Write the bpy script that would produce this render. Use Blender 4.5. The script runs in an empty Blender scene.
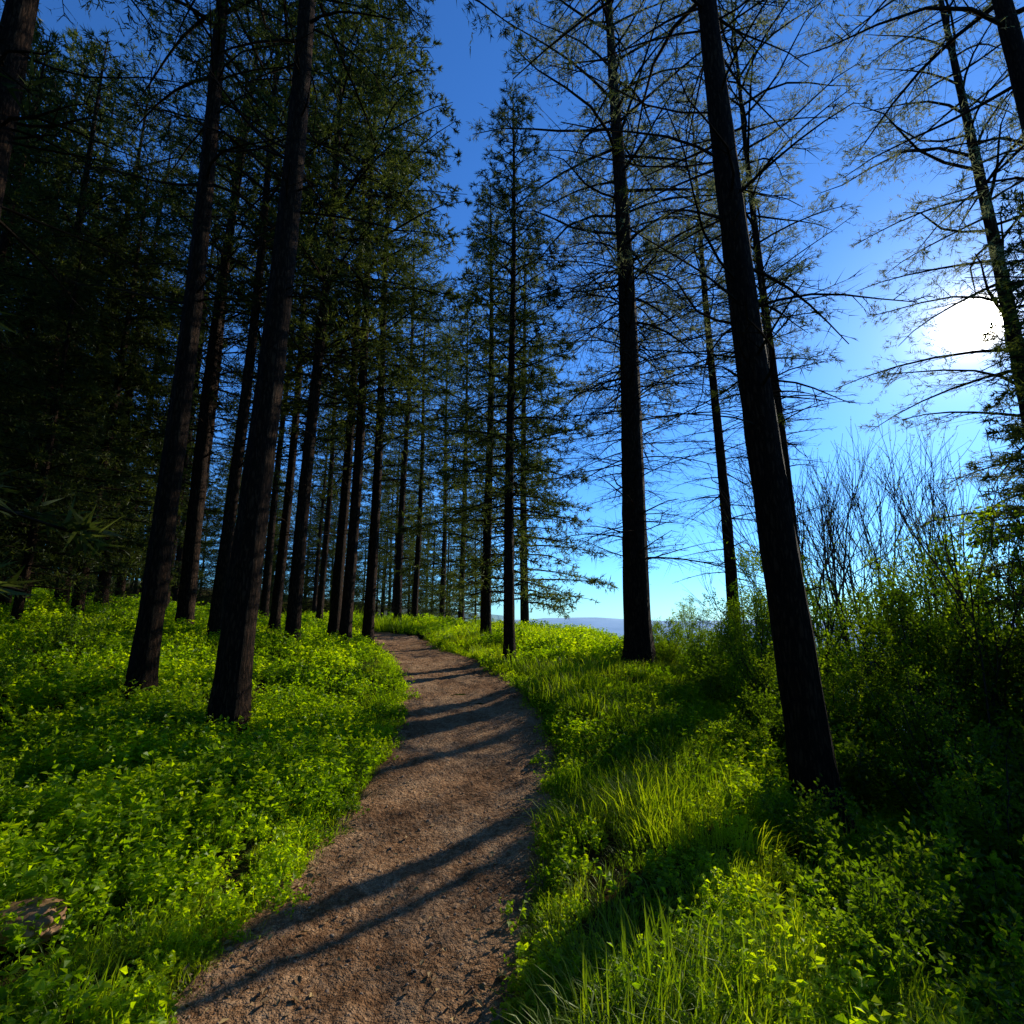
import bpy, math, time, numpy as np
from mathutils import Vector
T0=time.time()
scene=bpy.context.scene
scene.view_settings.view_transform='Standard'; scene.view_settings.look='None'; scene.view_settings.exposure=0
PITCH=math.radians(11.4)
SUN_AZ=math.radians(44.5); SUN_EL=math.radians(23.5)
SUNV=Vector((math.sin(SUN_AZ)*math.cos(SUN_EL),math.cos(SUN_AZ)*math.cos(SUN_EL),math.sin(SUN_EL)))
COL=scene.collection
# ---------------------------------------------------------------- terrain
def smooth_interp(xs,ys,lo,hi,sig):
    g=np.arange(lo,hi,0.1); v=np.interp(g,xs,ys)
    k=np.exp(-0.5*(np.arange(-40,41)*0.1/sig)**2); k/=k.sum()
    v=np.convolve(np.pad(v,40,mode='edge'),k,mode='valid')
    return lambda t: np.interp(t,g,v)
XC=smooth_interp([-30,0,2.4,4.3,6.4,9.5,11.9,14.5,18.4,20.5,24,28,36],[-1.2,-.85,-.70,-.53,-.40,-.91,-1.8,-2.83,-4.1,-5,-8,-13,-24],-40,60,0.6)
PW=smooth_interp([-10,2.4,4.3,6.4,9.5,30],[.80,.79,.87,1.03,1.05,1.0],-40,60,0.8)
Z0=smooth_interp([-30,0,3,4.3,6.4,9.5,11.9,14.5,18.4,22,28,35,60,150,600,3000],[-.8,0,0,.02,.2,.5,.65,.72,.82,.95,1.25,1.15,-1,-10,-60,-60],-60,3000,0.8)
Z0L=smooth_interp([-30,0,3,6.4,9.5,14.5,22,28,60,150,600],[-.8,0,0,.2,.5,.72,.95,1.25,2.2,3,3],-60,3000,0.8)
U0=smooth_interp([-10,0,5,10,20,30,60],[1.2,1.2,1.7,3.6,7,9,12],-60,100,1.0)
def hsh(i,j,s):
    a=np.sin(i*127.1+j*311.7+s*74.7)*43758.5453
    return a-np.floor(a)
def vnoise(x,y,s=0):
    x=np.asarray(x,float);y=np.asarray(y,float)
    i=np.floor(x);j=np.floor(y);fx=x-i;fy=y-j
    fx=fx*fx*(3-2*fx);fy=fy*fy*(3-2*fy)
    return (hsh(i,j,s)*(1-fx)+hsh(i+1,j,s)*fx)*(1-fy)+(hsh(i,j+1,s)*(1-fx)+hsh(i+1,j+1,s)*fx)*fy
def HB(x,y):
    x=np.asarray(x,float);y=np.asarray(y,float)
    xc=XC(np.clip(y,-30,34)); u=x-xc
    s=np.clip((-u-5)/12,0,1); s=s*s*(3-2*s)
    z=Z0(y)*(1-s)+Z0L(y)*s
    l=np.clip(-u-1.1,0,90); z=z+0.1*l*np.clip(l/2,0,1)
    r=np.clip(u-U0(y),0,200); z=z-0.34*r*np.clip(r/1.5,0,1)
    return z
def UP(x,y):
    return np.asarray(x,float)-XC(np.clip(y,-30,34))
def H(x,y):
    z=HB(x,y); u=np.abs(UP(x,y)); w=PW(y)
    n=(vnoise(x*1.0,np.asarray(y)*1.0,1)-.5)*.24+(vnoise(x*3.1,np.asarray(y)*3.1,2)-.5)*.09
    m=np.clip((u-w*.85)/(w*.4),0,1)
    return z+n*m+.08*m-0.04*(1-m)
# ---------------------------------------------------------------- mesh builder
class MB:
    def __init__(s): s.v=[];s.f=[];s.n=0
    def add(s,v,f,mat=0,smooth=False):
        v=np.asarray(v,np.float32).reshape(-1,3); f=np.asarray(f,np.int64)
        s.v.append(v); s.f.append((f+s.n,mat,smooth)); s.n+=len(v)
    def mesh(s,name,mats):
        me=bpy.data.meshes.new(name)
        V=np.concatenate(s.v); me.vertices.add(len(V)); me.vertices.foreach_set('co',V.ravel())
        li=np.concatenate([f.ravel() for f,_,_ in s.f]).astype(np.int32)
        tot=np.concatenate([np.full(len(f),f.shape[1]) for f,_,_ in s.f])
        mi=np.concatenate([np.full(len(f),m) for f,m,_ in s.f]).astype(np.int32)
        sm=np.concatenate([np.full(len(f),q) for f,_,q in s.f])
        me.loops.add(len(li)); me.loops.foreach_set('vertex_index',li)
        me.polygons.add(len(tot)); st=np.concatenate([[0],np.cumsum(tot)[:-1]]).astype(np.int32)
        me.polygons.foreach_set('loop_start',st)
        me.polygons.foreach_set('material_index',mi); me.polygons.foreach_set('use_smooth',sm)
        for m in mats: me.materials.append(m)
        me.update(calc_edges=True)
        return me
def obj(name,me,loc=(0,0,0),rz=0,sc=1,coll=None):
    o=bpy.data.objects.new(name,me); o.location=loc; o.rotation_euler=(0,0,rz)
    o.scale=(sc,sc,sc) if not isinstance(sc,tuple) else sc
    (coll or COL).objects.link(o); return o
def nrm(a): return a/np.maximum(np.linalg.norm(a,axis=-1,keepdims=True),1e-9)
def tube(mb,P,R,sides,mat=0,rough=0,rng=None):
    P=np.asarray(P,float);n=len(P);T=nrm(np.gradient(P,axis=0))
    ref=np.array([0,0,1.]) if abs(T[0][2])<.8 else np.array([1.,0,0])
    A=nrm(np.cross(T,ref));B=np.cross(T,A)
    th=np.linspace(0,2*np.pi,sides,endpoint=False)
    R=np.asarray(R,float).reshape(n,1)*np.ones((n,sides))
    if rough and rng is not None:
        f=rng.uniform(-1,1,(1,sides))*.6+rng.uniform(-1,1,(n,sides))*.6
        R=R*(1+rough*f)
    V=P[:,None]+R[...,None]*(np.cos(th)[None,:,None]*A[:,None]+np.sin(th)[None,:,None]*B[:,None])
    i=np.arange(n-1)[:,None]*sides; j=np.arange(sides)[None]; k=(j+1)%sides
    f=np.stack([i+j,i+k,i+k+sides,i+j+sides],-1).reshape(-1,4)
    mb.add(V,f,mat,True)
def slivers(mb,P0,P1,r,rng,mat=0):
    D=nrm(P1-P0);S=nrm(np.cross(D,rng.normal(size=D.shape)))*np.asarray(r).reshape(-1,1)
    mb.add(np.stack([P0-S,P0+S,P1],1),np.arange(len(P0)*3).reshape(-1,3),mat)
def needles(mb,P,D,L,W,rng,mat=1):
    n=len(P); S=nrm(np.cross(D,rng.normal(size=(n,3))))*np.asarray(W).reshape(-1,1)
    V=np.stack([P-S*.6,P+S*.6,P+D*np.asarray(L).reshape(-1,1)],1)
    mb.add(V,np.arange(n*3).reshape(n,3),mat)
def leaves(mb,P,D,L,W,rng,mat=1,flat=.5):
    n=len(P);N=nrm(rng.normal(size=(n,3))*(1-flat)+np.array([0,0,1.])*flat*1.6)
    S=nrm(np.cross(D,N)); N=np.cross(S,D)
    L=np.asarray(L).reshape(-1,1)*np.ones((n,1)); W=np.asarray(W).reshape(-1,1)*np.ones((n,1))
    M=P+D*L*.45
    V=np.stack([P,M+S*W+N*W*.35,P+D*L-N*L*.12,M-S*W+N*W*.35],1)
    b=np.arange(n)[:,None]*4
    f=np.concatenate([b+[[0,1,2]],b+[[0,2,3]]])
    mb.add(V,f,mat)
# ---------------------------------------------------------------- materials
def mat_new(name):
    m=bpy.data.materials.new(name);m.use_nodes=True;nt=m.node_tree;nt.nodes.clear()
    return m,nt
def N(nt,t,**kw):
    n=nt.nodes.new(t)
    for k,v in kw.items():
        if k in n.inputs: n.inputs[k].default_value=v
        else: setattr(n,k,v)
    return n
def ramp(nt,fac,stops):
    r=N(nt,'ShaderNodeValToRGB');e=r.color_ramp.elements
    while len(e)<len(stops): e.new(.5)
    for a,(p,c) in zip(e,stops): a.position=p;a.color=(*c,1)
    nt.links.new(fac,r.inputs['Fac']);return r.outputs['Color']
def leaf_mat(name,cols,trans,tint,gloss=.05,nscale=1.2):
    m,nt=mat_new(name);L=nt.links.new
    geo=N(nt,'ShaderNodeNewGeometry');oi=N(nt,'ShaderNodeObjectInfo')
    no=N(nt,'ShaderNodeTexNoise',Scale=nscale,Detail=1.0);L(geo.outputs['Position'],no.inputs['Vector'])
    a=N(nt,'ShaderNodeMath',operation='MULTIPLY_ADD');L(oi.outputs['Random'],a.inputs[0]);a.inputs[1].default_value=.25
    L(no.outputs['Fac'],a.inputs[2])
    b=N(nt,'ShaderNodeMath',operation='MULTIPLY_ADD');L(geo.outputs['Random Per Island'],b.inputs[0]);b.inputs[1].default_value=.35;L(a.outputs[0],b.inputs[2])
    c=ramp(nt,b.outputs[0],[(.35,cols[0]),(.78,cols[1]),(1.0,cols[2])])
    p=N(nt,'ShaderNodeBsdfDiffuse');L(c,p.inputs['Color'])
    gl=N(nt,'ShaderNodeBsdfGlossy',Roughness=.45);gl.inputs['Color'].default_value=(.8,.85,.7,1)
    mx=N(nt,'ShaderNodeMix',data_type='RGBA',blend_type='MULTIPLY');mx.inputs[0].default_value=1
    L(c,mx.inputs[6]);mx.inputs[7].default_value=(*tint,1)
    t=N(nt,'ShaderNodeBsdfTranslucent');L(mx.outputs[2],t.inputs['Color'])
    s=N(nt,'ShaderNodeMixShader');s.inputs[0].default_value=trans
    L(p.outputs[0],s.inputs[1]);L(t.outputs[0],s.inputs[2])
    s2=N(nt,'ShaderNodeMixShader');s2.inputs[0].default_value=gloss;L(s.outputs[0],s2.inputs[1]);L(gl.outputs[0],s2.inputs[2])
    o=N(nt,'ShaderNodeOutputMaterial');L(s2.outputs[0],o.inputs['Surface']);return m
M_need=leaf_mat('pine_needles',[(.012,.020,.006),(.030,.044,.011),(.07,.088,.022)],.38,(2.5,2.4,1.1),.015,.6)
M_need2=leaf_mat('pale_pine_needles',[(.035,.045,.022),(.075,.088,.045),(.12,.13,.075)],.5,(2.6,2.5,1.8),.02,.6)
M_herb=leaf_mat('herb_leaves',[(.04,.09,.002),(.145,.25,.003),(.29,.38,.006)],.58,(2.9,2.7,.5),.02,1.0)
M_grass=leaf_mat('grass_blades',[(.038,.075,.003),(.115,.185,.005),(.24,.29,.015)],.58,(2.9,2.8,.5),.02,.9)
M_shrub=leaf_mat('shrub_leaves',[(.030,.062,.003),(.068,.12,.005),(.13,.19,.009)],.6,(3.6,3.4,.7),.02,1.3)
def bark_mat(name,c0,c1,c2,sc=1.):
    m,nt=mat_new(name);L=nt.links.new
    tc=N(nt,'ShaderNodeTexCoord');mp=N(nt,'ShaderNodeMapping');mp.inputs['Scale'].default_value=(13*sc,13*sc,2.6*sc)
    L(tc.outputs['Object'],mp.inputs['Vector'])
    v=N(nt,'ShaderNodeTexVoronoi',feature='DISTANCE_TO_EDGE',Scale=2.2)
    n=N(nt,'ShaderNodeTexNoise',Scale=1.7,Detail=6.0,Roughness=.7)
    L(mp.outputs[0],n.inputs['Vector'])
    ad=N(nt,'ShaderNodeVectorMath',operation='MULTIPLY_ADD');L(n.outputs['Color'],ad.inputs[0]);ad.inputs[1].default_value=(1.1,1.1,1.1);L(mp.outputs[0],ad.inputs[2])
    L(ad.outputs[0],v.inputs['Vector'])
    e=N(nt,'ShaderNodeMath',operation='MULTIPLY',use_clamp=True);L(v.outputs['Distance'],e.inputs[0]);e.inputs[1].default_value=2.2
    h=N(nt,'ShaderNodeMath',operation='MULTIPLY_ADD');L(n.outputs['Fac'],h.inputs[0]);h.inputs[1].default_value=.9;L(e.outputs[0],h.inputs[2])
    c=ramp(nt,h.outputs[0],[(.35,c0),(.9,c1),(1.0,c2)])
    p=N(nt,'ShaderNodeBsdfPrincipled',Roughness=.9);L(c,p.inputs['Base Color']);p.inputs['Specular IOR Level'].default_value=.12
    b=N(nt,'ShaderNodeBump',Strength=1.,Distance=.035);L(h.outputs[0],b.inputs['Height']);L(b.outputs[0],p.inputs['Normal'])
    o=N(nt,'ShaderNodeOutputMaterial');L(p.outputs[0],o.inputs['Surface']);return m
M_bark=bark_mat('pine_bark',(.009,.006,.004),(.040,.020,.010),(.085,.045,.024))
def plain(name,c):
    m,nt=mat_new(name);p=N(nt,'ShaderNodeBsdfDiffuse');g=N(nt,'ShaderNodeNewGeometry');n=N(nt,'ShaderNodeTexNoise',Scale=6.,Detail=2.);nt.links.new(g.outputs['Position'],n.inputs['Vector'])
    nt.links.new(ramp(nt,n.outputs['Fac'],[(.3,tuple(q*.6 for q in c)),(.7,tuple(q*1.4 for q in c))]),p.inputs['Color']);o=N(nt,'ShaderNodeOutputMaterial');nt.links.new(p.outputs[0],o.inputs['Surface']);return m
M_branch=plain('branch_bark',(.028,.02,.014))
M_twig=plain('grey_twig_bark',(.065,.052,.04))
def ground_mat():
    m,nt=mat_new('forest_floor');L=nt.links.new
    g=N(nt,'ShaderNodeNewGeometry')
    n=N(nt,'ShaderNodeTexNoise',Scale=1.3,Detail=6.0,Roughness=.6);L(g.outputs['Position'],n.inputs['Vector'])
    n2=N(nt,'ShaderNodeTexNoise',Scale=38.,Detail=3.0);L(g.outputs['Position'],n2.inputs['Vector'])
    c=ramp(nt,n.outputs['Fac'],[(.3,(.03,.017,.009)),(.5,(.038,.028,.010)),(.6,(.035,.042,.009)),(.75,(.045,.06,.010))])
    mx=N(nt,'ShaderNodeMix',data_type='RGBA',blend_type='OVERLAY');mx.inputs[0].default_value=.7;L(c,mx.inputs[6]);L(n2.outputs['Color'],mx.inputs[7])
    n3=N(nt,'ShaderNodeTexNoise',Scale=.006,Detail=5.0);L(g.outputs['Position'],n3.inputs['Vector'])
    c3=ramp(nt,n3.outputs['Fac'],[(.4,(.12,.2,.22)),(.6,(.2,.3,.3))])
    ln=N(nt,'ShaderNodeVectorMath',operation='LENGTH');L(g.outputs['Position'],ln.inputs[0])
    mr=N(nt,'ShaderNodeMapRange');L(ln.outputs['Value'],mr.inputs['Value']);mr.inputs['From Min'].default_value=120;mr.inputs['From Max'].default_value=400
    m2=N(nt,'ShaderNodeMix',data_type='RGBA');L(mr.outputs[0],m2.inputs[0]);L(mx.outputs[2],m2.inputs[6]);L(c3,m2.inputs[7])  # far ground fades to blue-green, distance haze put into its colour
    p=N(nt,'ShaderNodeBsdfDiffuse');L(m2.outputs[2],p.inputs['Color'])
    b=N(nt,'ShaderNodeBump',Strength=.8,Distance=.03);L(n2.outputs['Fac'],b.inputs['Height']);L(b.outputs[0],p.inputs['Normal'])
    o=N(nt,'ShaderNodeOutputMaterial');L(p.outputs[0],o.inputs['Surface']);return m
def path_mat():
    m,nt=mat_new('dirt');L=nt.links.new
    g=N(nt,'ShaderNodeNewGeometry')
    n=N(nt,'ShaderNodeTexNoise',Scale=1.6,Detail=7.0,Roughness=.65);L(g.outputs['Position'],n.inputs['Vector'])
    n2=N(nt,'ShaderNodeTexNoise',Scale=20.,Detail=5.0,Roughness=.72);L(g.outputs['Position'],n2.inputs['Vector'])
    v=N(nt,'ShaderNodeTexVoronoi',Scale=34.);L(g.outputs['Position'],v.inputs['Vector'])
    v2=N(nt,'ShaderNodeTexVoronoi',Scale=100.);L(g.outputs['Position'],v2.inputs['Vector'])
    a=N(nt,'ShaderNodeMath',operation='MULTIPLY_ADD');L(n2.outputs['Fac'],a.inputs[0]);a.inputs[1].default_value=.75
    h0=N(nt,'ShaderNodeMath',operation='MULTIPLY');L(n.outputs['Fac'],h0.inputs[0]);h0.inputs[1].default_value=.75;L(h0.outputs[0],a.inputs[2])
    c=ramp(nt,a.outputs[0],[(.52,(.10,.042,.016)),(.68,(.29,.15,.065)),(.80,(.45,.265,.135)),(.95,(.58,.38,.21))])
    pc=ramp(nt,v2.outputs['Color'],[(.0,(.35,.31,.29)),(1.,(1.35,1.3,1.25))])
    mx=N(nt,'ShaderNodeMix',data_type='RGBA',blend_type='MULTIPLY');mx.inputs[0].default_value=.75;L(c,mx.inputs[6]);L(pc,mx.inputs[7])
    p=N(nt,'ShaderNodeBsdfPrincipled',Roughness=.9);p.inputs['Specular IOR Level'].default_value=.12;L(mx.outputs[2],p.inputs['Base Color'])
    s=N(nt,'ShaderNodeMath',operation='MULTIPLY_ADD');L(v.outputs['Distance'],s.inputs[0]);s.inputs[1].default_value=-.5;L(n2.outputs['Fac'],s.inputs[2])
    s2=N(nt,'ShaderNodeMath',operation='MULTIPLY_ADD');L(v2.outputs['Distance'],s2.inputs[0]);s2.inputs[1].default_value=-.25;L(s.outputs[0],s2.inputs[2])
    b=N(nt,'ShaderNodeBump',Strength=1.,Distance=.04);L(s2.outputs[0],b.inputs['Height']);L(b.outputs[0],p.inputs['Normal'])
    o=N(nt,'ShaderNodeOutputMaterial');L(p.outputs[0],o.inputs['Surface']);return m
def stone_mat(name,c0,c1,sc=14.):
    m,nt=mat_new(name);L=nt.links.new
    g=N(nt,'ShaderNodeNewGeometry');oi=N(nt,'ShaderNodeObjectInfo')
    n=N(nt,'ShaderNodeTexNoise',Scale=sc,Detail=6.0,Roughness=.65);L(g.outputs['Position'],n.inputs['Vector'])
    a=N(nt,'ShaderNodeMath',operation='MULTIPLY_ADD');L(oi.outputs['Random'],a.inputs[0]);a.inputs[1].default_value=.4;a.inputs[2].default_value=-.15
    a2=N(nt,'ShaderNodeMath');L(a.outputs[0],a2.inputs[0]);L(n.outputs['Fac'],a2.inputs[1])
    c=ramp(nt,a2.outputs[0],[(.3,c0),(.75,c1)])
    p=N(nt,'ShaderNodeBsdfPrincipled',Roughness=.8);L(c,p.inputs['Base Color'])
    b=N(nt,'ShaderNodeBump',Strength=.6,Distance=.01);L(n.outputs['Fac'],b.inputs['Height']);L(b.outputs[0],p.inputs['Normal'])
    o=N(nt,'ShaderNodeOutputMaterial');L(p.outputs[0],o.inputs['Surface']);return m
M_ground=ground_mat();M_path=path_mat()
M_peb=stone_mat('pebble_stone',(.09,.05,.028),(.4,.26,.15),30.)
M_rock=stone_mat('rock_stone',(.15,.065,.025),(.48,.26,.12),9.)
M_litter=stone_mat('dead_leaf',(.14,.07,.025),(.45,.29,.1),6.)
# ---------------------------------------------------------------- ground & path
def axis(near_lo,near_hi,step,lo,hi,g=1.09):
    a=list(np.arange(near_lo,near_hi,step));s=step;x=a[-1]
    while x<hi: s*=g;x+=s;a.append(min(x,hi))
    s=step;x=near_lo;b=[]
    while x>lo: s*=g;x-=s;b.append(max(x,lo))
    return np.array(b[::-1]+a)
def grid(mb,X,Y,Z,mat=0):
    ny,nx=X.shape;V=np.stack([X,Y,Z],-1).reshape(-1,3)
    i=np.arange(ny-1)[:,None]*nx;j=np.arange(nx-1)[None]
    mb.add(V,np.stack([i+j,i+j+1,i+j+1+nx,i+j+nx],-1).reshape(-1,4),mat,True)
ax=axis(-9,7,.1,-2500,2500);ay=axis(.5,20,.11,-400,2900)
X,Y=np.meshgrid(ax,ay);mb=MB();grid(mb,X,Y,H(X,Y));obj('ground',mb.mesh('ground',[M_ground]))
py=np.concatenate([np.arange(-6,12,.05),np.arange(12,33,.12)]);pu=np.linspace(-1.35,1.35,75)
def PZ(x,y):
    u=UP(x,y)/PW(y)
    return HB(x,y)+(vnoise(x*2.2,y*2.2,5)-.5)*.05+(vnoise(x*9,y*9,6)-.5)*.026+(vnoise(x*22,y*22,8)-.5)*.015-0.02*np.cos(np.clip(u,-1,1)*np.pi)
Yp,Up=np.meshgrid(py,pu,indexing='ij');Wp=PW(Yp);Xp=XC(Yp)+Up*Wp
en=np.abs(Up)+(vnoise(Xp*1.6,Yp*1.6,7)-.5)*.3+(vnoise(Xp*6.,Yp*6.,9)-.5)*.2
Zp=PZ(Xp,Yp)-.10*np.clip((en-.92)/.3,0,1)
mb=MB();grid(mb,Xp,Yp,Zp);obj('dirt_path',mb.mesh('dirt_path',[M_path]))
mb=MB();th=np.radians(np.linspace(-75,75,240))
m_h,nt=mat_new('haze_painted_hill');p=N(nt,'ShaderNodeBsdfDiffuse');g=N(nt,'ShaderNodeNewGeometry');n=N(nt,'ShaderNodeTexNoise',Scale=.01,Detail=6.);nt.links.new(g.outputs['Position'],n.inputs['Vector'])
nt.links.new(ramp(nt,n.outputs['Fac'],[(.35,(.42,.58,.66)),(.65,(.52,.68,.76))]),p.inputs['Color']);o=N(nt,'ShaderNodeOutputMaterial');nt.links.new(p.outputs[0],o.inputs['Surface'])  # pale blue albedo: aerial haze painted into the hill colour
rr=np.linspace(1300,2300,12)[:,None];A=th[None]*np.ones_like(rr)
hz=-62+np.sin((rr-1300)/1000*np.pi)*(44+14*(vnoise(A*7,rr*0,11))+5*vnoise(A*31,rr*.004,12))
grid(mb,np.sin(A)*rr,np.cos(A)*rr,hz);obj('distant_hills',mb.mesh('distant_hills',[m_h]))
# ---------------------------------------------------------------- pine generator
def branch(mb,base,az,L,elev,droop,r,leafy,rng,dens=1.,nlen=.10,nw=.010,twl=1.):
    s=np.linspace(0,1,6);d=np.array([math.cos(az),math.sin(az),0]);sd=np.array([-d[1],d[0],0])
    wob=rng.normal(0,.05*L,2)
    def pt(s):
        s=np.asarray(s)[:,None]
        return base+d*L*s+np.array([0,0,1.])*(L*s*elev-droop*L*s*s)+sd*(wob[0]*s*s+wob[1]*np.sin(s*5))
    P=pt(s);tube(mb,P,r*(1-s*.85)+.003,3,2)
    n=max(4,int(L/.13*dens));t=np.sort(rng.uniform(.12,1,n)) if leafy else np.sort(rng.uniform(.2,1,n))
    B=pt(t);Tn=nrm(pt(t+.02)-B);sg=np.where(rng.random(n)<.5,-1,1)[:,None]
    D=nrm(Tn*rng.uniform(.5,1.,(n,1))+sg*sd*rng.uniform(.5,1.1,(n,1))+np.array([0,0,1.])*rng.uniform(-.35,.4,(n,1)))
    l=np.clip((.22+.42*L*(1-t))*rng.uniform(.55,1.2,n),.15,1.2)*twl;l=l[:,None]
    E=B+D*l+np.array([0,0,-.12])*l*l;slivers(mb,B,E,.005+.003*l[:,0],rng,2)
    k=3 if leafy else 5;tt=rng.uniform(.25,1,(n,k,1));SB=B[:,None]+(E-B)[:,None]*tt
    SD=nrm(D[:,None]*.8+rng.normal(0,.55,(n,k,3)));sl=l[:,None]*rng.uniform(.25,.6,(n,k,1))*(1.15-tt*.5)
    SE=SB+SD*sl
    if not leafy: slivers(mb,SB.reshape(-1,3),SE.reshape(-1,3),.0042,rng,2)
    if leafy:
        A0=np.concatenate([B[:,None],SB],1).reshape(-1,3);A1=np.concatenate([E[:,None],SE],1).reshape(-1,3)
        q=int(round(8*leafy));u=rng.uniform(.1,1.05,(len(A0),q,1));NP=A0[:,None]+(A1-A0)[:,None]*u
        ND=nrm(nrm(A1-A0)[:,None]*.8+rng.normal(0,.5,(len(A0),q,3)));NP=NP.reshape(-1,3);ND=ND.reshape(-1,3)
        needles(mb,NP,ND,rng.uniform(.6,1.2,len(NP))*nlen,nw,rng)
def pine(name,H_,R,seed,dead=(3,8,22),crown=(8,70),rad=2.8,spruce=False,leafy=1.,dlen=(.8,2.2),lean=(0,0),nlen=.13,nw=.010,bare_twl=.8,pale=False):
    rng=np.random.default_rng(seed);mb=MB()
    z=np.concatenate([[-.4,0,.12,.3],np.arange(.6,H_,.3),[H_]]);n=len(z);t=np.clip(z/H_,0,1)
    wx=rng.uniform(0,6);w=np.stack([np.sin(z*.35+wx)*.06+lean[0]*z,np.cos(z*.28+wx)*.06+lean[1]*z],1);w-=w[1]
    P=np.concatenate([w,z[:,None]],1)
    Rr=R*(1-t)**.85*.93+.012+R*.5*np.exp(-np.clip(z,0,9)/.2)
    tube(mb,P,Rr,18,0,.07,rng)
    def at(h): return np.array([np.interp(h,z,P[:,0]),np.interp(h,z,P[:,1]),h])
    d0,d1,dn=dead
    for i in range(dn):
        h=rng.uniform(d0,d1);k=rng.random()
        branch(mb,at(h),rng.uniform(0,6.28),rng.uniform(*dlen)*(.6+.5*(h-d0)/(d1-d0+.01)),rng.uniform(-.15,.35),rng.uniform(0,.35),.010+.012*k,0,rng,rng.uniform(.5,1.2),twl=bare_twl)
    c0,cn=crown;az=rng.uniform(0,6)
    for i in range(cn):
        f=(i+rng.random())/cn;h=c0+(H_-c0-.15)*f**(.9);az+=2.4+rng.normal(0,.3)
        if spruce: L=rad*(1-f)**.85*rng.uniform(.7,1.1)+.25;el=-.05+.5*f+rng.normal(0,.08);dr=.15
        else: L=rad*(1-f**2.2)**.7*(.55+.45*min(1,f*4+.2))*rng.uniform(.55,1.15)+.3;el=.12+.6*f+rng.normal(0,.15);dr=.25
        branch(mb,at(h),az,L,el,dr,.010+.009*L,leafy,rng,1.,nlen,nw)
    return mb.mesh(name,[M_bark,M_need2 if pale else M_need,M_branch])
def plant(name,me,x,y,rz=0,sc=1.):
    return obj(name,me,(x,y,float(H(x,y))-.02),rz,sc)
heroes=[
 (-3.17,6.12,.185,21,dict(dead=(5,10,26),crown=(9.5,56),rad=3.,nw=.014)),
 (-4.45,6.5,.145,20,dict(dead=(4.5,9,24),crown=(9,56),rad=2.8,nw=.014,lean=(-.015,0))),
 (-5.17,4.46,.17,20,dict(dead=(4.5,9,26),crown=(8.5,56),rad=3.,nw=.014)),
 (-7.6,12.3,.19,20,dict(dead=(3,8,24),crown=(8,60),rad=2.8,nw=.016)),
 (-6.05,10.8,.135,19,dict(dead=(3,8,20),crown=(7,66),rad=2.6,nw=.016)),
 (-4.65,11.28,.15,20,dict(dead=(3,7,22),crown=(5.8,96),rad=2.7,leafy=1.25,nw=.022)),
 (-3.98,12.66,.145,19,dict(dead=(3,7,20),crown=(5.2,100),rad=2.7,leafy=1.25,nw=.022)),
 (-.05,10.95,.12,14.3,dict(dead=(1.8,4.2,26),crown=(3.2,130),rad=1.75,spruce=True,leafy=1.25,dlen=(.5,1.3),nw=.014)),
 (2.45,10.4,.28,21,dict(dead=(1.9,9.,110),crown=(7.2,76),rad=3.1,dlen=(1.5,3.6),bare_twl=1.1,nw=.013,pale=True)),
 (2.67,4.9,.185,19,dict(dead=(3.4,10,44),crown=(9.,50),rad=2.6,dlen=(.9,2.6),lean=(-.031,0))),
 (9.05,8.65,.175,19,dict(dead=(3.,6,20),crown=(4.4,84),rad=2.5,leafy=1.,pale=True,nlen=.11)),
 (6.9,5.7,.2,19,dict(dead=(5,9,20),crown=(8,40),rad=2.6,leafy=.9,pale=True)),
 (5.34,9.85,.12,17,dict(dead=(4,9,30),crown=(9.5,44),rad=2.2,leafy=.9,pale=True)),  # added behind the near right pine for its shadow stripe on the path
 (6.4,15.3,.19,20,dict(dead=(3,10,60),crown=(10.,52),rad=2.6,dlen=(1.2,2.8),pale=True,nw=.014)),
 (3.75,15.7,.17,20,dict(dead=(2.5,9,50),crown=(7.,84),rad=2.9,dlen=(1.2,2.8),nw=.018,pale=True)),
 (4.45,8.35,.06,8.5,dict(dead=(1.5,6,30),crown=(5.5,20),rad=.9,dlen=(.4,1.1))),  # young pine added behind the near one to stripe the path with shadow
 (7.5,14.3,.11,17,dict(dead=(3,9,40),crown=(9.5,40),rad=2.,dlen=(.8,1.8),pale=True)),  # added in the same line of sight, for another shadow stripe
]
for i,(x,y,R,h,kw) in enumerate(heroes):
    plant('pine_tree',pine('pine_tree_mesh',h,R,100+i,**kw),x,y)
shared=[pine('pine_var',20,.17,201,dead=(3,7,14),crown=(6.5,66),rad=2.9,leafy=.4,nlen=.22,nw=.026),
        pine('pine_var',19,.16,202,dead=(2.5,7,16),crown=(5.5,70),rad=2.8,leafy=.4,nlen=.22,nw=.026),
        pine('spruce_var',17,.17,203,dead=(1.2,3,8),crown=(1.4,120),rad=2.9,spruce=True,leafy=.5,nlen=.2,nw=.028)]
sh=[(-5.14,15.32,0,1.,1),(-4.04,14.86,1,.98,2),(-7.04,15.68,1,.95,3),(-10.95,17.68,0,1.05,4),(-9.92,21.12,1,1,5),
    (-9.57,26.2,0,1,.6),(-13.5,20.4,0,1,1.7),(-5.2,24,0,1.05,2.4),(-4.9,26.5,1,1,3.3),(-4.3,32,0,1.1,.2),(-2.9,30,1,1.15,4.1),
    (-.8,16.2,2,.95,.3),(.65,26,2,1.35,1.4),(-8.6,13.8,1,.95,2.9)]
for x,y,k,s,rz in sh: plant('spruce_tree' if k==2 else 'pine_tree',shared[k],x,y,rz,s)
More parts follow.
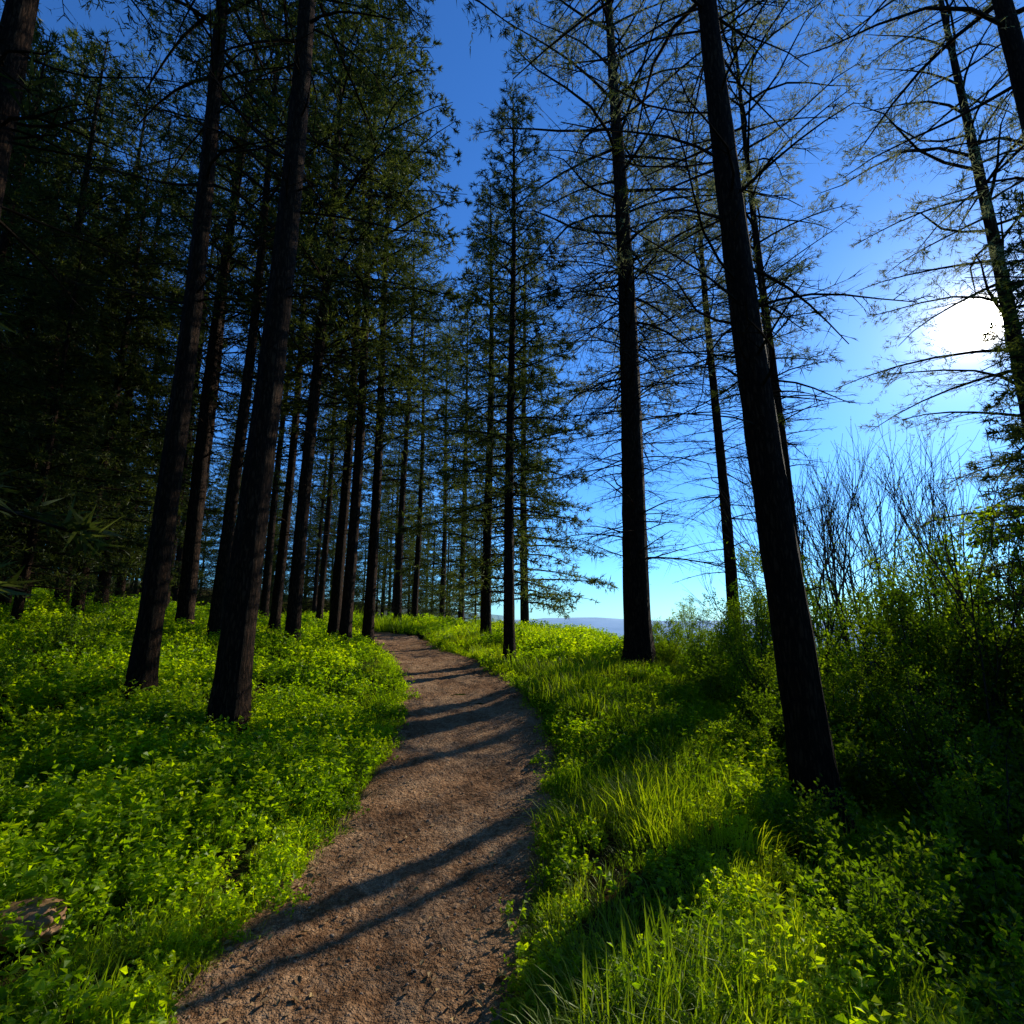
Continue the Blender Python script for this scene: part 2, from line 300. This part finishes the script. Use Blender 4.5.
for x,y,s,rz in [(-11.5,11.8,.95,.4),(-13.6,13.2,1.05,2),(-12.6,9.4,.85,3),(-16,14.5,1.1,5),(-15,17.5,1.,1.1),(-9.6,8.2,.62,4.2),
    (-10.9,9.7,.8,1.9),(-12.8,11.2,.9,2.5),(-10.4,12.6,.75,.9),(-12.2,15.6,1.,3.6),(-9.3,9.9,.5,5.5),(-14.6,15.6,1.1,1.2),
    (6.6,5.8,.5,1.),(8.2,7.3,.55,2.),(5.2,4.35,.34,4.),(6.9,4.6,.5,3.),(8.8,6.0,.6,5.)]:  # this row: out-of-frame spruces added to shade the lower right
    plant('spruce_tree',shared[2],x,y,rz,s)
# ---------------------------------------------------------------- scatter helper (geometry nodes instances)
def scatter(name,protos,pts,rot,scl,idx):
    coll=bpy.data.collections.new(name+'_parts')
    for i,me in enumerate(protos): coll.objects.link(bpy.data.objects.new('%s_%02d'%(me.name.split('.')[0],i),me))
    me=bpy.data.meshes.new(name);me.vertices.add(len(pts));me.vertices.foreach_set('co',np.asarray(pts,np.float32).ravel())
    a=me.attributes.new('rot','FLOAT_VECTOR','POINT');a.data.foreach_set('vector',np.asarray(rot,np.float32).ravel())
    a=me.attributes.new('scl','FLOAT','POINT');a.data.foreach_set('value',np.asarray(scl,np.float32))
    a=me.attributes.new('idx','INT','POINT');a.data.foreach_set('value',np.asarray(idx,np.int32))
    o=obj(name,me);ng=bpy.data.node_groups.new(name,'GeometryNodeTree')
    ng.interface.new_socket('Geometry',in_out='INPUT',socket_type='NodeSocketGeometry');ng.interface.new_socket('Geometry',in_out='OUTPUT',socket_type='NodeSocketGeometry')
    gi=ng.nodes.new('NodeGroupInput');go=ng.nodes.new('NodeGroupOutput');ip=ng.nodes.new('GeometryNodeInstanceOnPoints');ci=ng.nodes.new('GeometryNodeCollectionInfo')
    ci.inputs['Collection'].default_value=coll;ci.inputs['Separate Children'].default_value=True;ci.inputs['Reset Children'].default_value=True
    L=ng.links.new
    def na(nm,dt):
        k=ng.nodes.new('GeometryNodeInputNamedAttribute');k.data_type=dt;k.inputs['Name'].default_value=nm
        return [s for s in k.outputs if s.name=='Attribute' and s.enabled][0]
    L(gi.outputs[0],ip.inputs['Points']);L(ci.outputs[0],ip.inputs['Instance']);ip.inputs['Pick Instance'].default_value=True
    L(na('idx','INT'),ip.inputs['Instance Index'])
    er=ng.nodes.new('FunctionNodeEulerToRotation');L(na('rot','FLOAT_VECTOR'),er.inputs[0]);L(er.outputs[0],ip.inputs['Rotation'])
    L(na('scl','FLOAT'),ip.inputs['Scale']);L(ip.outputs[0],go.inputs[0])
    md=o.modifiers.new('scatter','NODES');md.node_group=ng;return o
rng=np.random.default_rng(7)
pts=[]
for _ in range(4000):
    x=rng.uniform(-62,5);y=rng.uniform(8,72)
    u=float(UP(x,y)) if y<34 else x+24
    if y<34 and u>-9.: continue
    if y>=34 and x>-7+(y-34)*.12: continue
    if x>-9 and y<34: continue
    if abs(x)/y>1.3 : continue
    if x>-12.5 and y<24: continue
    if any((x-a)**2+(y-b)**2<11. for a,b in pts): continue
    pts.append((x,y))
pts=pts[:105];m=[]
# the same forest continues behind and left of the viewpoint
for _ in range(3000):
    x=rng.uniform(-20,14);y=rng.uniform(-14,3)
    if y>-3.2 and x>-6.5: continue
    if abs(float(UP(x,y)))<2.6: continue
    if any((x-a)**2+(y-b)**2<11. for a,b in m): continue
    m.append((x,y))
m=m[:32];kk=np.concatenate([rng.choice([0,1,2],len(pts),p=[.3,.25,.45]),rng.choice([1,2],len(m),p=[.2,.8])])
pts=np.array(pts+m);n=len(pts)
scatter('distant_forest',shared,np.c_[pts,H(pts[:,0],pts[:,1])-.05],np.c_[np.zeros((n,2)),rng.uniform(0,6.28,n)],rng.uniform(.8,1.15,n),kk)
# ---------------------------------------------------------------- undergrowth prototypes
def herb(seed,rad=.45,n=72):
    r=np.random.default_rng(seed);mb=MB()
    a=r.uniform(0,6.28,n);q=np.sqrt(r.random(n))*rad;B=np.c_[np.cos(a)*q,np.sin(a)*q,np.zeros(n)-.05]
    D=nrm(np.c_[r.normal(0,.35,(n,2)),np.ones(n)]);l=(r.uniform(.10,.33,n)*(1-.45*(q/rad)**2))[:,None];E=B+D*l
    slivers(mb,B,E,.002,r,1);k=9;t=r.uniform(.4,1.05,(n,k,1));P=(B[:,None]+(E-B)[:,None]*t).reshape(-1,3)
    LD=nrm(np.c_[r.normal(0,1,(n*k,2)),r.uniform(-.1,.6,n*k)]);s=np.repeat(r.uniform(.7,1.6,n),k)
    leaves(mb,P,LD,r.uniform(.020,.038,n*k)*s,r.uniform(.009,.015,n*k)*s,r)
    return mb.mesh('herb_plant',[M_herb,M_herb])
def grass(seed,hh=.3,n=150,spread=.28):
    r=np.random.default_rng(seed);mb=MB();a=r.uniform(0,6.28,n);q=np.sqrt(r.random(n))*spread
    B=np.c_[np.cos(a)*q,np.sin(a)*q,np.zeros(n)-.03];o=nrm(np.c_[np.cos(a)+r.normal(0,.8,n),np.sin(a)+r.normal(0,.8,n),np.zeros(n)])
    L=(r.uniform(.4,1.15,n)*hh*(1-.3*(q/spread)))[:,None];b=r.uniform(.3,1.2,(n,1));S=np.cross(o,[0,0,1.])*r.uniform(.0016,.0036,(n,1))
    V=[]
    for t,w in [(0,1),(.35,.95),(.7,.65)]:
        C=B+np.array([0,0,1.])*L*(t-.35*b*t*t)+o*L*b*t*t*.8;V+=[C-S*w,C+S*w]
    V.append(B+np.array([0,0,1.])*L*(1-.5*b)+o*L*b*.8);V=np.stack(V,1);i=np.arange(n)[:,None]*7
    mb.v.append(V.reshape(-1,3).astype(np.float32));mb.n=n*7
    mb.f.append((np.concatenate([i+[[0,1,3,2]],i+[[2,3,5,4]]]),0,True));mb.f.append((i+[[4,5,6]],0,True))
    return mb.mesh('grass_tuft',[M_grass])
def polar(n,r0,r1,a0,a1):
    r=rng.uniform(r0,r1,n);a=np.radians(rng.uniform(a0,a1,n));return r*np.sin(a),r*np.cos(a),r
herbs=[herb(i) for i in range(5)]+[herb(9,.2,26)];gr=[grass(20+i,h,n,s) for i,(h,n,s) in enumerate([(.22,190,.26),(.28,220,.3),(.36,220,.28),(.15,80,.12),(.24,80,.12)])]
def edge(x,y):
    return np.abs(UP(x,y))-PW(y)*(.98-(vnoise(x*1.6,y*1.6,7)-.5)*.3)
def notrock(x,y): return (x+2.15)**2+(y-2.6)**2>.22
x,y,r=polar(6600,1.3,34,-66,66);u=UP(x,y);e=edge(x,y)
pn=vnoise(x*.8,y*.8,31)*.6+vnoise(x*2.2,y*2.2,32)*.4
low=np.where(u>0,.5,.08)
k=(e>.06)&(y>.9)&notrock(x,y)&((u<0)|(rng.random(len(x))<np.clip(.25+.35*e,.25,.8)))&(rng.random(len(x))<np.clip((pn-.31)*5,low,1));x,y,r,u,e,pn=[q[k] for q in (x,y,r,u,e,pn)];n=len(x)
sc=rng.uniform(.6,1.2,n)*(.72+.033*r)*(.42+1.25*pn);near=e<.4;sc=np.where(near,sc*np.clip(.5+e,.5,1),sc)
scatter('undergrowth_herbs',herbs,np.c_[x,y,H(x,y)],np.c_[rng.normal(0,.12,(n,2)),rng.uniform(0,6.28,n)],sc,np.where(near,5,rng.integers(0,5,n)))
x,y,r=polar(7800,1.2,34,-66,66);u=UP(x,y);e=edge(x,y);pn=vnoise(x*.9,y*.9,41)
pr=np.where(u>0,np.clip(1.3-e*np.where(y<7,.45,.2),.12,.95),np.clip(.95-e*.5,.15,1))*np.clip((pn-.12)*3,np.where(u>0,.5,.15),1)
k=(e>-.12)&(y>.8)&((x+2.3)**2+(y-2.8)**2>.1)&(rng.random(len(x))<pr);x,y,r,u,e,pn=[q[k] for q in (x,y,r,u,e,pn)];n=len(x)
near=e<.22
sc=rng.uniform(.55,1.2,n)*(.72+.036*r)*(.55+.9*pn)*np.where((u>0),1.2,.7)*np.where(near,np.clip(.45+e*2,.3,.9),1)
scatter('grass',gr,np.c_[x,y,H(x,y)],np.c_[rng.normal(0,.15,(n,2)),rng.uniform(0,6.28,n)],sc,np.where(near,rng.integers(3,5,n),rng.integers(0,3,n)))
y=rng.uniform(1.2,16,1800);sg=np.where(rng.random(1800)<.5,-1,1);u=sg*(1.02+rng.normal(0,.1,1800))*PW(y);x=XC(y)+u;n=1800
scatter('path_edge_grass',gr[3:]+[herbs[5]],np.c_[x,y,H(x,y)+.01],np.c_[rng.normal(0,.2,(n,2)),rng.uniform(0,6.28,n)],rng.uniform(.25,.8,n),rng.integers(0,3,n))
import bmesh
def pebble(seed):
    bm=bmesh.new();bmesh.ops.create_icosphere(bm,subdivisions=2,radius=1);r=np.random.default_rng(seed);d=r.normal(0,1,(5,3))
    for v in bm.verts:
        c=np.array(v.co);f=1+sum(.12*math.sin(2.2*float(c@q)+i) for i,q in enumerate(d));v.co=Vector(c*f*np.array([1,.75,.5]))
    me=bpy.data.meshes.new('pebble');bm.to_mesh(me);bm.free();me.materials.append(M_peb);me.polygons.foreach_set('use_smooth',[True]*len(me.polygons));return me
def path_pts(n,w=1.05,bias=0):
    y=1.2+16*rng.random(n)**1.7;u=rng.uniform(-w,w,n)
    if bias: u=np.sign(u)*np.abs(u)**bias
    return XC(y)+u*PW(y),y,u
x,y,u=path_pts(6500);n=len(x)
sz=.003+.008*rng.random(n)**3+np.where(rng.random(n)<.015,.01,0)
scatter('gravel',[pebble(i) for i in range(5)],np.c_[x,y,PZ(x,y)+sz*.1],rng.uniform(0,6.28,(n,3))*[.05,.05,1],sz,rng.integers(0,5,n))
def dleaf(seed):
    r=np.random.default_rng(seed);mb=MB();leaves(mb,np.zeros((1,3)),np.array([[1.,0,0]]),.045,.012,r,0,.9);return mb.mesh('dead_leaf',[M_litter])
x,y,u=path_pts(1500,1.2,.5);n=len(x)
scatter('leaf_litter',[dleaf(i) for i in range(4)],np.c_[x,y,PZ(x,y)+.008],np.c_[rng.normal(0,.25,(n,2)),rng.uniform(0,6.28,n)],rng.uniform(.4,1.2,n),rng.integers(0,4,n))
bm=bmesh.new();bmesh.ops.create_icosphere(bm,subdivisions=5,radius=1)
for v in bm.verts:
    c=np.array(v.co);c=np.sign(c)*np.abs(c)**.7
    f=1+.12*math.sin(3*c[0]+2*c[1])+.09*math.sin(5*c[1]-4*c[2]+1)+.05*math.sin(11*c[0]+7*c[2])+.025*math.sin(23*c[1]+17*c[0])
    v.co=Vector(c*f*np.array([.2,.13,.06]))
me=bpy.data.meshes.new('rock');bm.to_mesh(me);bm.free();me.materials.append(M_rock);me.polygons.foreach_set('use_smooth',[True]*len(me.polygons))
o=obj('rock',me,(-2.38,2.8,float(H(-2.38,2.8))+.085),.25);o.rotation_euler=(.12,-.12,.25)
# ---------------------------------------------------------------- shrubs & saplings
def shrub(name,seed,h,rad,ns,lf,leafn,twigl=.45):
    r=np.random.default_rng(seed);mb=MB()
    for i in range(ns):
        a=r.uniform(0,6.28);q=rad*r.uniform(.1,1.);hh=h*r.uniform(.45,1.);s=np.linspace(0,1,7)[:,None]
        b=np.array([math.cos(a),math.sin(a),0]);P=b*.08+b*q*s**1.3+np.array([0,0,1.])*hh*(s-.12*s*s)+np.cumsum(r.normal(0,.018,(7,3)),0);P[0,2]=-.08
        tube(mb,P,(.008*(1-.8*s[:,0])+.0016)*h/1.8,4,0)
        m=int(10*hh/1.2)+5;t=r.uniform(.1,1,m);B=np.stack([np.interp(t,s[:,0],P[:,k]) for k in range(3)],1)
        D=nrm(np.c_[r.normal(0,1,(m,2)),r.uniform(.1,1.2,m)]);l=(twigl*(1.15-.7*t)*r.uniform(.5,1.2,m))[:,None];E=B+D*l;slivers(mb,B,E,.003,r,0)
        k=leafn;tt=r.uniform(.15,1.05,(m,k,1));LP=(B[:,None]+(E-B)[:,None]*tt+r.normal(0,.035,(m,k,3))).reshape(-1,3)
        LD=nrm(np.repeat(D,k,0)*.5+r.normal(0,.7,(m*k,3)));leaves(mb,LP,LD,r.uniform(.6,1.2,m*k)*lf,r.uniform(.6,1.1,m*k)*lf*.36,r,1,.35)
    return mb.mesh(name,[M_twig,M_shrub])
SH=[shrub('shrub_mesh',1,1.9,.8,18,.045,26),shrub('shrub_mesh',2,1.5,.8,18,.042,26),shrub('shrub_mesh',3,2.7,.75,16,.042,24,.45),shrub('shrub_low',4,.9,.5,15,.055,14,.28)]
for i,(x,y,k,s) in enumerate([(3.7,8.8,1,.9),(4.3,9.6,2,.95),(4.9,7.6,0,1.1),(5.7,8.7,2,1.15),(6.3,7.2,2,1.2),(3.6,6.8,3,1.2),(7.4,9.8,2,1.3),(4.7,5.8,0,1.1),(6.,5.4,2,1.1),
    (2.5,2.95,3,.85),(3.7,4.4,0,.85),(3.8,3.2,0,.85),(8.,7.4,2,1.4),(9.5,11.5,2,1.4),(7.,12.2,2,1.3),(5.,12.,1,1.2),(3.,3.7,3,1.),(1.6,2.7,3,.6),(4.2,7.3,0,.9),(3.4,5.6,3,1.15),(5.2,6.7,2,1.15),
    (10.5,9.8,2,1.5),(11.5,13,2,1.6),(4.2,11,1,.9),(2.2,3.4,3,.8),(3.6,12.6,1,.8),(4.6,13.8,2,.85),(7.0,6.2,2,1.25),(4.6,4.6,0,1.),(8.6,10.6,2,1.4),(5.6,10.6,2,1.1),(3.0,7.8,3,1.),(5.4,4.2,2,1.),(7.6,5.0,2,1.3),
    (2.9,2.5,3,.85),(2.1,4.1,3,.6),(2.9,6.4,3,.9),(2.4,5.7,3,.6),(3.2,10.9,1,.7),(6.4,13.6,2,1.1),
    (5.0,5.9,2,1.25),(5.9,6.6,2,1.35),(3.9,5.0,2,.75),(2.1,2.4,3,.7),(1.9,3.1,3,.65),(4.3,4.0,0,1.),
    (-4.3,4.0,3,.7),(-3.5,3.6,3,.45),(-5.6,5.6,3,.8),(-6.5,8.,3,.9)]):
    plant('shrub',SH[k],x,y,i*1.7,s)
def sapling(name,seed,h,r0,depth=5,leafy=0,spread=.5):
    r=np.random.default_rng(seed);mb=MB();C=[]
    def rec(p,d,L,rad,k):
        n=4;P=[p];dd=d
        for _ in range(n):
            dd=dd+r.normal(0,.09,3)+np.array([0,0,.05]);dd/=np.linalg.norm(dd);P.append(P[-1]+dd*L/n)
        tube(mb,np.array(P),np.linspace(rad,rad*.6,n+1),5 if k>2 else 3,0)
        if k==0: C.append((P[-1],dd,P[1]));return
        for j in range(r.integers(2,4) if k<depth else 4):
            t=r.integers(1,n+1) if k==depth else r.integers(2,n+1);q=r.normal(0,1,3);q-=dd*(q@dd);q/=np.linalg.norm(q)
            nd=dd+q*spread*r.uniform(.6,1.3);nd/=np.linalg.norm(nd);rec(P[t],nd,L*r.uniform(.55,.8),rad*.55,k-1)
        rec(P[-1],dd,L*.7,rad*.6,k-1)
    rec(np.array([0,0,-.1]),np.array([0,0,1.]),h*.36,r0,depth)
    if leafy:
        a=np.array([c[0] for c in C]);b=np.array([c[2] for c in C]);m=len(a);t=r.uniform(0,1.1,(m,leafy,1));P=(b[:,None]+(a-b)[:,None]*t+r.normal(0,.05,(m,leafy,3))).reshape(-1,3)
        leaves(mb,P,nrm(r.normal(0,1,(len(P),3))),.045,.014,r,1,.3)
    return mb.mesh(name,[M_twig,M_shrub])
BT=[sapling('bare_tree_mesh',1,6.5,.04,4,0,.48),sapling('bare_tree_mesh',2,6.,.04,4,0,.5),sapling('sapling_mesh',3,3.4,.02,4,14),sapling('bare_tree_mesh',21,6.5,.04,4,1,.42)]
for x,y,k,s,rz in [(9.2,14,0,1.4,0),(10.6,14.2,3,1.45,1),(9.6,16.5,0,1.5,2),(9.3,11.4,3,1.2,3),(12.5,15.5,0,1.5,4),(12,12,1,1.3,5),(7.6,11.4,3,1.1,2),(8.6,12.8,1,1.3,5),(8.9,10.2,3,1.05,1),(10.2,11.6,1,1.25,3),(6.2,11.,3,.85,4.5),(8.3,14.8,1,1.4,1.2)]: plant('bare_tree',BT[k],x,y,rz,s)
for x,y,s,rz in [(5.5,6.3,1.3,0),(4.4,6.4,.9,1),(6.6,8.3,1.25,2),(5.4,9.4,1.1,3),(7.6,8.6,1.4,4),(3.6,7.6,.7,5),(8.4,9.6,1.3,2.5),(4.6,10.6,1.,1.3),(7.2,7.6,1.3,.6)]: plant('sapling',BT[2],x,y,rz,s)
plant('bare_tree',sapling('bare_tree_mesh',12,5.2,.035,4,0,.45),5.75,5.9,2,1)
# ---------------------------------------------------------------- light, sky, camera
sl=bpy.data.lights.new('sun','SUN');sl.energy=5;sl.angle=math.radians(.5);sl.color=(1,.93,.78)
so=bpy.data.objects.new('sun',sl);so.rotation_euler=SUNV.to_track_quat('Z','Y').to_euler();so.location=(30,30,30);COL.objects.link(so)
w=bpy.data.worlds.new('World');scene.world=w;w.use_nodes=True;nt=w.node_tree;nt.nodes.clear();L=nt.links.new
sk=N(nt,'ShaderNodeTexSky');sk.sky_type='NISHITA';sk.sun_disc=False;sk.sun_elevation=SUN_EL;sk.sun_rotation=SUN_AZ;sk.air_density=1.;sk.dust_density=.1;sk.ozone_density=2.
mm=N(nt,'ShaderNodeMix',data_type='RGBA',blend_type='MULTIPLY');mm.inputs[0].default_value=1;L(sk.outputs[0],mm.inputs[6]);mm.inputs[7].default_value=(.42,.98,1.75,1)
bg=N(nt,'ShaderNodeBackground',Strength=.12);L(mm.outputs[2],bg.inputs['Color'])
tc=N(nt,'ShaderNodeTexCoord');nv=N(nt,'ShaderNodeVectorMath',operation='NORMALIZE');L(tc.outputs['Generated'],nv.inputs[0])
dt=N(nt,'ShaderNodeVectorMath',operation='DOT_PRODUCT');L(nv.outputs[0],dt.inputs[0]);dt.inputs[1].default_value=SUNV
mxx=N(nt,'ShaderNodeMath',operation='MAXIMUM');L(dt.outputs['Value'],mxx.inputs[0]);mxx.inputs[1].default_value=0
out=None
for pw,st in [(6000,120.),(700,1.2),(90,.22),(12,.03)]:
    p=N(nt,'ShaderNodeMath',operation='POWER');L(mxx.outputs[0],p.inputs[0]);p.inputs[1].default_value=pw
    q=N(nt,'ShaderNodeMath',operation='MULTIPLY_ADD');L(p.outputs[0],q.inputs[0]);q.inputs[1].default_value=st
    if out: L(out,q.inputs[2])
    else: q.inputs[2].default_value=0
    out=q.outputs[0]
b2=N(nt,'ShaderNodeBackground');b2.inputs['Color'].default_value=(1,.91,.72,1);L(out,b2.inputs['Strength'])
ad=N(nt,'ShaderNodeAddShader');L(bg.outputs[0],ad.inputs[0]);L(b2.outputs[0],ad.inputs[1])
wo=N(nt,'ShaderNodeOutputWorld');L(ad.outputs[0],wo.inputs['Surface'])
cam=bpy.data.cameras.new('camera');cam.sensor_width=36;cam.lens=18.2;cam.clip_end=8000;cam.clip_start=.05
co=bpy.data.objects.new('camera',cam);co.location=(0,0,1.6);co.rotation_euler=(math.radians(90)+PITCH,0,0);COL.objects.link(co);scene.camera=co
print('built',time.time()-T0)
